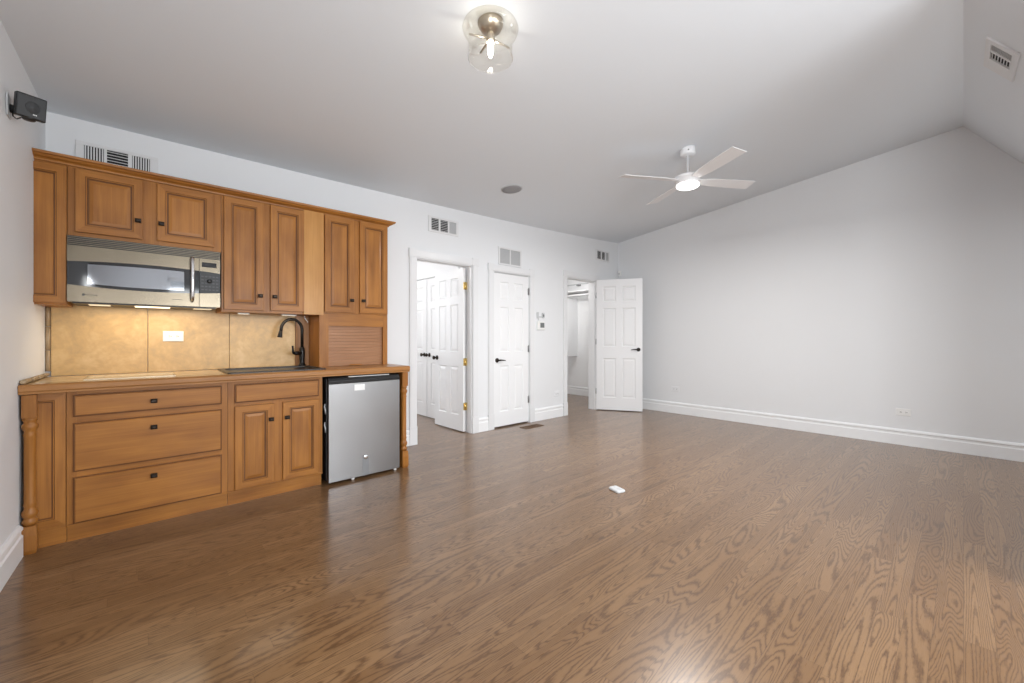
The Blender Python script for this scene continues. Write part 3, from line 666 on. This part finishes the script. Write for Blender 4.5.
# ---------------------------------------------------------------- outlets, vents and other wall things (local: facing -y)
def outlet(loc, rz, label, mt=WPLAST, w_=.122, h=.078, group=None, switches=False):
    t = thing('wall_outlet', label, 'outlet', loc, (0, 0, rz), local=True, group=group)
    q = lambda i, y: [(-w_ / 2 + i, y, -h / 2 + i), (w_ / 2 - i, y, -h / 2 + i), (w_ / 2 - i, y, h / 2 - i), (-w_ / 2 + i, y, h / 2 - i)]
    M().loft([q(0, -.001), q(0, -.004), q(.004, -.007)], 0, False).build('cover_plate', mt, t)
    for s in (-1, 1):
        g = M(); g.loft([rr(s * .022 - .016, s * .022 + .016, -.014, .014, .008, -.007)] and [[(p[0], -.0071, p[1]) for p in rr(s * .022 - .016, s * .022 + .016, -.014, .014, .008, 0)], [(p[0], -.0095, p[1]) for p in rr(s * .022 - .016, s * .022 + .016, -.014, .014, .008, 0)]], 0, False)
        r_ = g.build('receptacle', mt, t)
        g = M(); g.box(s * .022 - .006, -.0099, .003, s * .022 + .003, -.0094, .0055); g.box(s * .022 - .006, -.0099, -.0055, s * .022 + .004, -.0094, -.003); g.lathe([(.003, -.0099), (.003, -.0094)], (s * .022 + .009, 0, 0), 'y', 10)
        g.build('slot', DGREY, r_)
    return t
outlet((.178, 4.026, 1.180), 0, 'ivory double outlet on the golden stone backsplash', IVORY)
outlet((4.553, YW, .345), 0, 'white outlet low on the wall between the closed door and the far doorway', WALL)
outlet((XR, 3.012, .375), R(-90), 'small white outlet low on the right wall just past the open door', WALL)
outlet((XR, .441, .358), R(-90), 'white outlet low on the right wall toward the right edge of the photo', WPLAST)

def vent(loc, rot, w_, h, secs, label, fr=.02, name='air_vent', lever_=False):
    t = thing(name, label, 'air vent', loc, rot, local=True)
    g = M(); q = lambda x0, x1, z0, z1, y: [(x0, y, z0), (x1, y, z0), (x1, y, z1), (x0, y, z1)]
    W_, H = w_ / 2, h / 2
    z0, z1 = -H + fr, H - fr
    # frame built of strips around and between the sections
    g.box(-W_, -.011, -H, W_, -.0005, z0); g.box(-W_, -.011, z1, W_, -.0005, H)
    xs = [-W_] + [v for s in secs for v in s[:2]] + [W_]
    for k in range(0, len(xs), 2): g.box(xs[k], -.0108, z0, xs[k + 1], -.0005, z1)
    g.build('frame', VENTW, t, .001)
    for a, b, kind, tone in secs:
        M().box(a, -.0015, z0, b, -.0005, z1).build('duct_backing', SHADOWM if tone else LGREY, t)  # flat plate; the dark one paints in the shade behind the louvers
        g = M()
        if 'h' in kind:
            n = max(3, int(round((z1 - z0) / (.020 if tone else .011))))
            for k in range(n): c = z0 + (z1 - z0) * (k + .5) / n; g.box(a, -.0060, c - .0028, b, -.0022, c + (.0012 if tone else .0028))
        if 'v' in kind:
            n = max(3, int(round((b - a) / .0135)))
            for k in range(n): c = a + (b - a) * (k + .5) / n; g.box(c - .0035, -.0065, z0, c + .0035, -.0020, z1)
        g.build('louver', VENTW if tone else VENTG, t)
    if lever_: M().box(W_ - fr * .8, -.014, -.02, W_ - fr * .5, -.007, .02).build('damper_lever', VENTW, t)
    return t
VENTW = mat('vent_white', (.74, .74, .745), .4); VENTG = mat('vent_grey', (.47, .47, .475), .5)
vent((-.120, YW, 2.418), (0, 0, 0), .425, .185, ((-.173, -.076, 'v', 1), (-.061, .047, 'h', 1), (.068, .165, 'v', 1)), 'wide white air vent on the wall just above the microwave cabinet', .022)
vent((2.592, YW, 2.462), (0, 0, 0), .407, .178, ((-.165, -.068, 'h', 1), (-.046, .056, 'h', 1), (.075, .172, 'h', 0)), 'white three-section air vent above the first open doorway', .022, lever_=True)
vent((3.624, YW, 2.240), (0, 0, 0), .410, .234, ((-.178, -.010, 'h', 0), (.010, .182, 'h', 0)), 'white two-section return grille above the narrow closed door', .022)
vent((5.700, YW, 2.540), (0, 0, 0), .375, .175, ((-.155, -.050, 'h', 1), (-.028, .062, 'h', 1), (.080, .160, 'h', 0)), 'white air vent above the far doorway near the room corner', .022, lever_=True)
al = math.atan(SK)
xv, yv = 4.000, -.161
# local -y points into the room, local z up the slope, local x along the ridge
ex = Vector((-1, 0, -.56 / 6.62)).normalized(); ez = Vector((0, math.cos(al), math.sin(al))); ey = ez.cross(ex).normalized(); ez = ex.cross(ey)
mt3 = Matrix((ex, ey, ez)).transposed()
t = vent((xv, yv, ridge(xv) + SK * yv), mt3.to_euler(), .47, .205, ((-.055, .060, 'h', 1), (.078, .180, 'h', 0)), 'square white air vent high on the sloping ceiling at upper right', .035)

# thermostat and the small sensor above it
t = thing('thermostat', 'white wall thermostat with grey display beside the narrow closed door', 'thermostat', (4.205, YW, 1.345), local=True)
g = M(); g.loft([[(x, y, z_) for x, z_ in ((-.075 + i, -.062 + i), (.075 - i, -.062 + i), (.075 - i, .062 - i), (-.075 + i, .062 - i))] for i, y in ((0, -.001), (0, -.018), (.008, -.024))], 0, False); g.build('housing', WPLAST, t)
M().box(-.022, -.0255, -.030, .060, -.0238, .040).build('display', LCD, t)
t = thing('wall_sensor', 'tiny white and grey control mounted on the wall above the thermostat', 'sensor', (4.205, YW, 1.49), local=True)
g = M(); g.box(-.075, -.012, -.045, -.035, -.001, .045); g.box(-.05, -.010, -.07, -.035, -.001, -.045); g.box(-.04, -.010, -.03, .02, -.001, -.012); g.build('bracket', LGREY, t, .002)
g = M(); g.box(.030, -.022, -.035, .070, -.001, .038); g.build('housing', LGREY, t, .003); M().box(.040, -.024, -.02, .060, -.0222, .015).build('lens', DGREY, t)
t = thing('motion_sensor', 'small white square motion sensor on the right wall beside the corner, above the open door', 'sensor', (XR, 4.005, 2.29), (0, 0, R(-90)), local=True)
g = M(); g.loft([[(x, y, z_) for x, z_ in ((-.030 + i, -.045 + i), (.030 - i, -.045 + i), (.030 - i, .045 - i), (-.030 + i, .045 - i))] for i, y in ((0, -.001), (0, -.020), (.006, -.032))], 0, False); g.build('housing', WPLAST, t)
M().box(-.015, -.034, -.025, .015, -.0322, .005).build('lens', LGREY, t)

# ceiling speaker grille
xs_, ys_ = 2.935, 3.245; zs_ = zc(xs_, ys_)
sx_ = (zc(xs_ + .1, ys_) - zc(xs_ - .1, ys_)) / .2; sy_ = (zc(xs_, ys_ + .1) - zc(xs_, ys_ - .1)) / .2
t = thing('ceiling_speaker', 'round grey flush speaker grille in the ceiling', 'speaker', (xs_, ys_, zs_), (math.atan(sy_), -math.atan(sx_), 0), local=True)
M().lathe([(.115, -.0005), (.115, -.006), (.105, -.008)], (0, 0, 0), 'z', 32).build('rim', LGREY, t)
gm = mat('speaker_mesh', (.30, .30, .31), .6); gg = G(gm); gg.bump(gg.noise(gg.tc, 500, 1), .5, .001)
M().lathe([(.104, -.006), (.104, -.009), (.06, -.011), (.01, -.0115)], (0, 0, 0), 'z', 32).build('grille', gm, t)

# ---------------------------------------------------------------- speaker on the left wall
ys_ = 3.19; xw_ = xl(ys_)
t = thing('wall_speaker', 'small black loudspeaker on a swivel bracket high on the left wall', 'speaker', (xw_, ys_, 2.33))
g = M(); g.box(xw_ + .0005, ys_ - .040, 2.265, xw_ + .006, ys_ + .035, 2.372); g.build('mount_plate', LGREY, t, .002)
M().tube([(xw_ + .006, ys_ + .01, 2.315), (xw_ + .02, ys_ + .005, 2.315), (xw_ + .04, ys_ + .005, 2.315)], [.022, .016, .016], 14).build('swivel_arm', BLACK, t)
e = M()
mt4 = Matrix.Translation((-.422, 3.178, 2.334)) @ Matrix.Rotation(R(20), 4, 'Z') @ Matrix.Rotation(R(12), 4, 'X') @ Matrix.Scale(.70, 4, (1, 0, 0)) @ Matrix.Scale(.80, 4, (0, 0, 1)) @ Matrix.Scale(.75, 4, (0, 1, 0))
def xf(g, mm): g.v = [tuple(mm @ Vector(v)) for v in g.v]; return g
g = M(); g.loft([[(x, y, z_) for x, z_ in ((-a, -b), (a, -b), (a, b), (-a, b))] for a, b, y in ((.062, .060, .06), (.074, .070, .0), (.074, .070, -.040), (.070, .066, -.046))], 0, False)
hb = xf(g, mt4).build('housing', BLACK, t, .004)
g = M(); g.loft([[(x, y, z_) for x, z_ in ((-a, -b), (a, -b), (a, b), (-a, b))] for a, b, y in ((.067, .063, -.0462), (.066, .062, -.049))], 0, False)
xf(g, mt4).build('grille', mat('speaker_cloth', (.035, .036, .038), .55), hb)
g = M(); g.lathe([(.036, -.049), (.034, -.0515), (.012, -.051), (.010, -.053), (.002, -.054)], (.005, 0, -.002), 'y', 24); xf(g, mt4).build('cone', DGREY, hb)
g = M()
for a, b in ((0, .004), (.006, .010), (.012, .014), (.015, .019)): g.box(.008 + a, -.0505, -.046, .008 + b, -.049, -.040)
xf(g, mt4).build('badge', WPLAST, hb)
g = M(); g.lathe([(.022, 0), (.026, -.006), (.022, -.014), (.010, -.017)], (-.424, 3.18, 2.284), 'z', 20); g.build('pivot', BLACK, t)
M().tube([(xw_ + .015, ys_, 2.30), (xw_ + .018, ys_ - .01, 2.272), (xw_ + .03, ys_ - .01, 2.262), (xw_ + .045, ys_ - .015, 2.272)], .003, 8).build('wire', BLACK, t)

# ---------------------------------------------------------------- ceiling light with clear glass jar shade
STREAK_ARMS = (79, -10, 158); LXc, LYc = 1.345, 1.652; LZ = zc(LXc, LYc)
t = thing('ceiling_light', 'semi-flush ceiling light with clear glass shade, bare bulb and nickel holder', 'ceiling light', (LXc, LYc, LZ))
c = (LXc, LYc, LZ)
M().lathe([(.066, .012), (.066, -.012), (.062, -.024), (.052, -.040), (.036, -.052), (.020, -.058)], c, 'z', 32).build('canopy', NICKEL, t)
M().lathe([(.018, -.055), (.022, -.062), (.022, -.098), (.018, -.102)], c, 'z', 24).build('socket', NICKEL, t)
g = M()
for ang in STREAK_ARMS:  # arms added inside the shade to cast streaks on the ceiling
    a = R(ang); p = Vector((math.cos(a), math.sin(a), 0)); b = Vector(c); g = M()
    g.tube([b + p * .021 + Vector((0, 0, -.086)), b + p * .070 + Vector((0, 0, -.088)), b + p * .1135 + Vector((0, 0, -.090))], .0055, 8)
    g.build('bracket_arm', NICKEL, t)
g = M(); prof = [(.067, -.006), (.105, -.008), (.126, -.014), (.140, -.022), (.146, -.036), (.141, -.052), (.128, -.066), (.118, -.078), (.114, -.092), (.113, -.130), (.113, -.180), (.114, -.188)]
g.lathe(prof, c, 'z', 48, caps=False); sh = g.build('glass_shade', SHADEG, t, fix=False)
g = M(); g.lathe([(.1125, -.1870), (.1155, -.1875), (.1155, -.1905), (.1125, -.191), (.1115, -.189)], c, 'z', 48, caps=False); g.build('rim', GLASS, sh)
BULB = mat('lit_bulb', (1, 1, 1), .3, emit=(1, .94, .84), es=80)
M().lathe([(.009, -.100), (.011, -.112), (.013, -.130), (.0135, -.150), (.011, -.168), (.007, -.180), (.002, -.185)], c, 'z', 20).build('bulb', BULB, t)

# ---------------------------------------------------------------- ceiling fan
FNX, FNY = 3.800, 1.738; FZ = zc(FNX, FNY)
t = thing('ceiling_fan', 'white four-blade ceiling fan with round lit disc hanging from a short rod', 'ceiling fan', (FNX, FNY, FZ), local=True)
M().lathe([(.068, .02), (.068, -.055), (.062, -.062), (.02, -.066)], (0, 0, 0), 'z', 32).build('canopy', FANW, t)
g = M(); a = R(-150); g.lathe([(.006, -.001), (.006, .002)], (0, 0, 0), 'x', 10); xf(g, Matrix.Translation((.0685 * math.cos(a), .0685 * math.sin(a), -.035)) @ Matrix.Rotation(a, 4, 'Z')); g.build('screw', BRONZE, t)
M().lathe([(.0125, -.066), (.0125, -.235), (.030, -.240), (.030, -.258)], (0, 0, 0), 'z', 20).build('downrod', FANW, t)
M().lathe([(.030, -.250), (.100, -.256), (.118, -.266), (.120, -.285), (.104, -.292), (.104, -.330), (.100, -.336)], (0, 0, 0), 'z', 36).build('motor_housing', FANW, t)
FL = mat('lit_disc', (.95, .95, .95), .5, emit=(1, .99, .97), es=5)
M().lathe([(.100, -.336), (.099, -.352), (.088, -.360), (.01, -.362)], (0, 0, 0), 'z', 36).build('light_diffuser', FL, t)
for k in range(4):
    a = R(58 + 90 * k + (0, 0, 1, -1)[k])
    out = []
    for r_, wd in ((.095, .030), (.150, .045), (.24, .058), (.40, .064), (.66, .066)): out.append((r_, wd))
    prs = []
    for r_, wd in out:
        cc = []
        for s_, th in ((-1, 0), (1, 0)): cc.append((r_, s_ * wd))
        prs.append([(r_, -wd, -.003), (r_, wd, -.003), (r_, wd, .003), (r_, -wd, .003)])
    g = M(); g.loft(prs, 0, False)
    mm = Matrix.Translation((0, 0, -.300)) @ Matrix.Rotation(a, 4, 'Z') @ Matrix.Rotation(R(-12), 4, 'X')
    xf(g, mm).build('blade', FANW, t, .002)
l = bpy.data.lights.new('fan_glow', 'AREA'); l.shape = 'DISK'; l.size = .19; l.energy = 55; l.color = (1, .99, .97)
o = bpy.data.objects.new('fan_glow', l); C.objects.link(o); o.location = (FNX, FNY, FZ - .365)

# ---------------------------------------------------------------- things on the floor
t = thing('remote_control', 'small white handheld remote lying alone in the middle of the wood floor', 'remote', (2.692, 1.778, 0), (0, 0, R(-106)), local=True)
g = M(); g.loft([[(x, y, z_) for x, y, _ in rr(-.056 + i, .056 - i, -.038 + i, .038 - i, .012, 0)] for i, z_ in ((.004, .0005), (0, .005), (0, .014), (.005, .019))], 0, False); g.build('housing', mat('remote_plastic', (.62, .63, .64), .4), t)
M().lathe([(.009, .0191), (.009, .0205), (.007, .021)], (-.03, 0, 0), 'z', 16).build('button', LGREY, t); M().box(.005, -.012, .0191, .045, .012, .0198).build('display', LGREY, t)
t = thing('floor_register', 'brown slotted floor register in front of the narrow closed door', 'floor vent', (3.815, 3.825, 0), local=True)
g = M(); g.box(-.165, -.062, .0005, .165, -.045, .006); g.box(-.165, .045, .0005, .165, .062, .006); g.box(-.165, -.045, .0005, -.150, .045, .006); g.box(.150, -.045, .0005, .165, .045, .006); g.build('frame', REG, t, .001)
g = M()
for k in range(17): x = -.144 + k * .018; g.box(x - .004, -.045, .001, x + .004, .045, .005)
g.box(-.15, -.004, .001, .15, .004, .0055); g.build('grille', REG, t); M().box(-.150, -.045, .0003, .150, .045, .0009).build('duct_backing', SHADOWM, t)  # last piece: dark plate painted in as shade under the slots
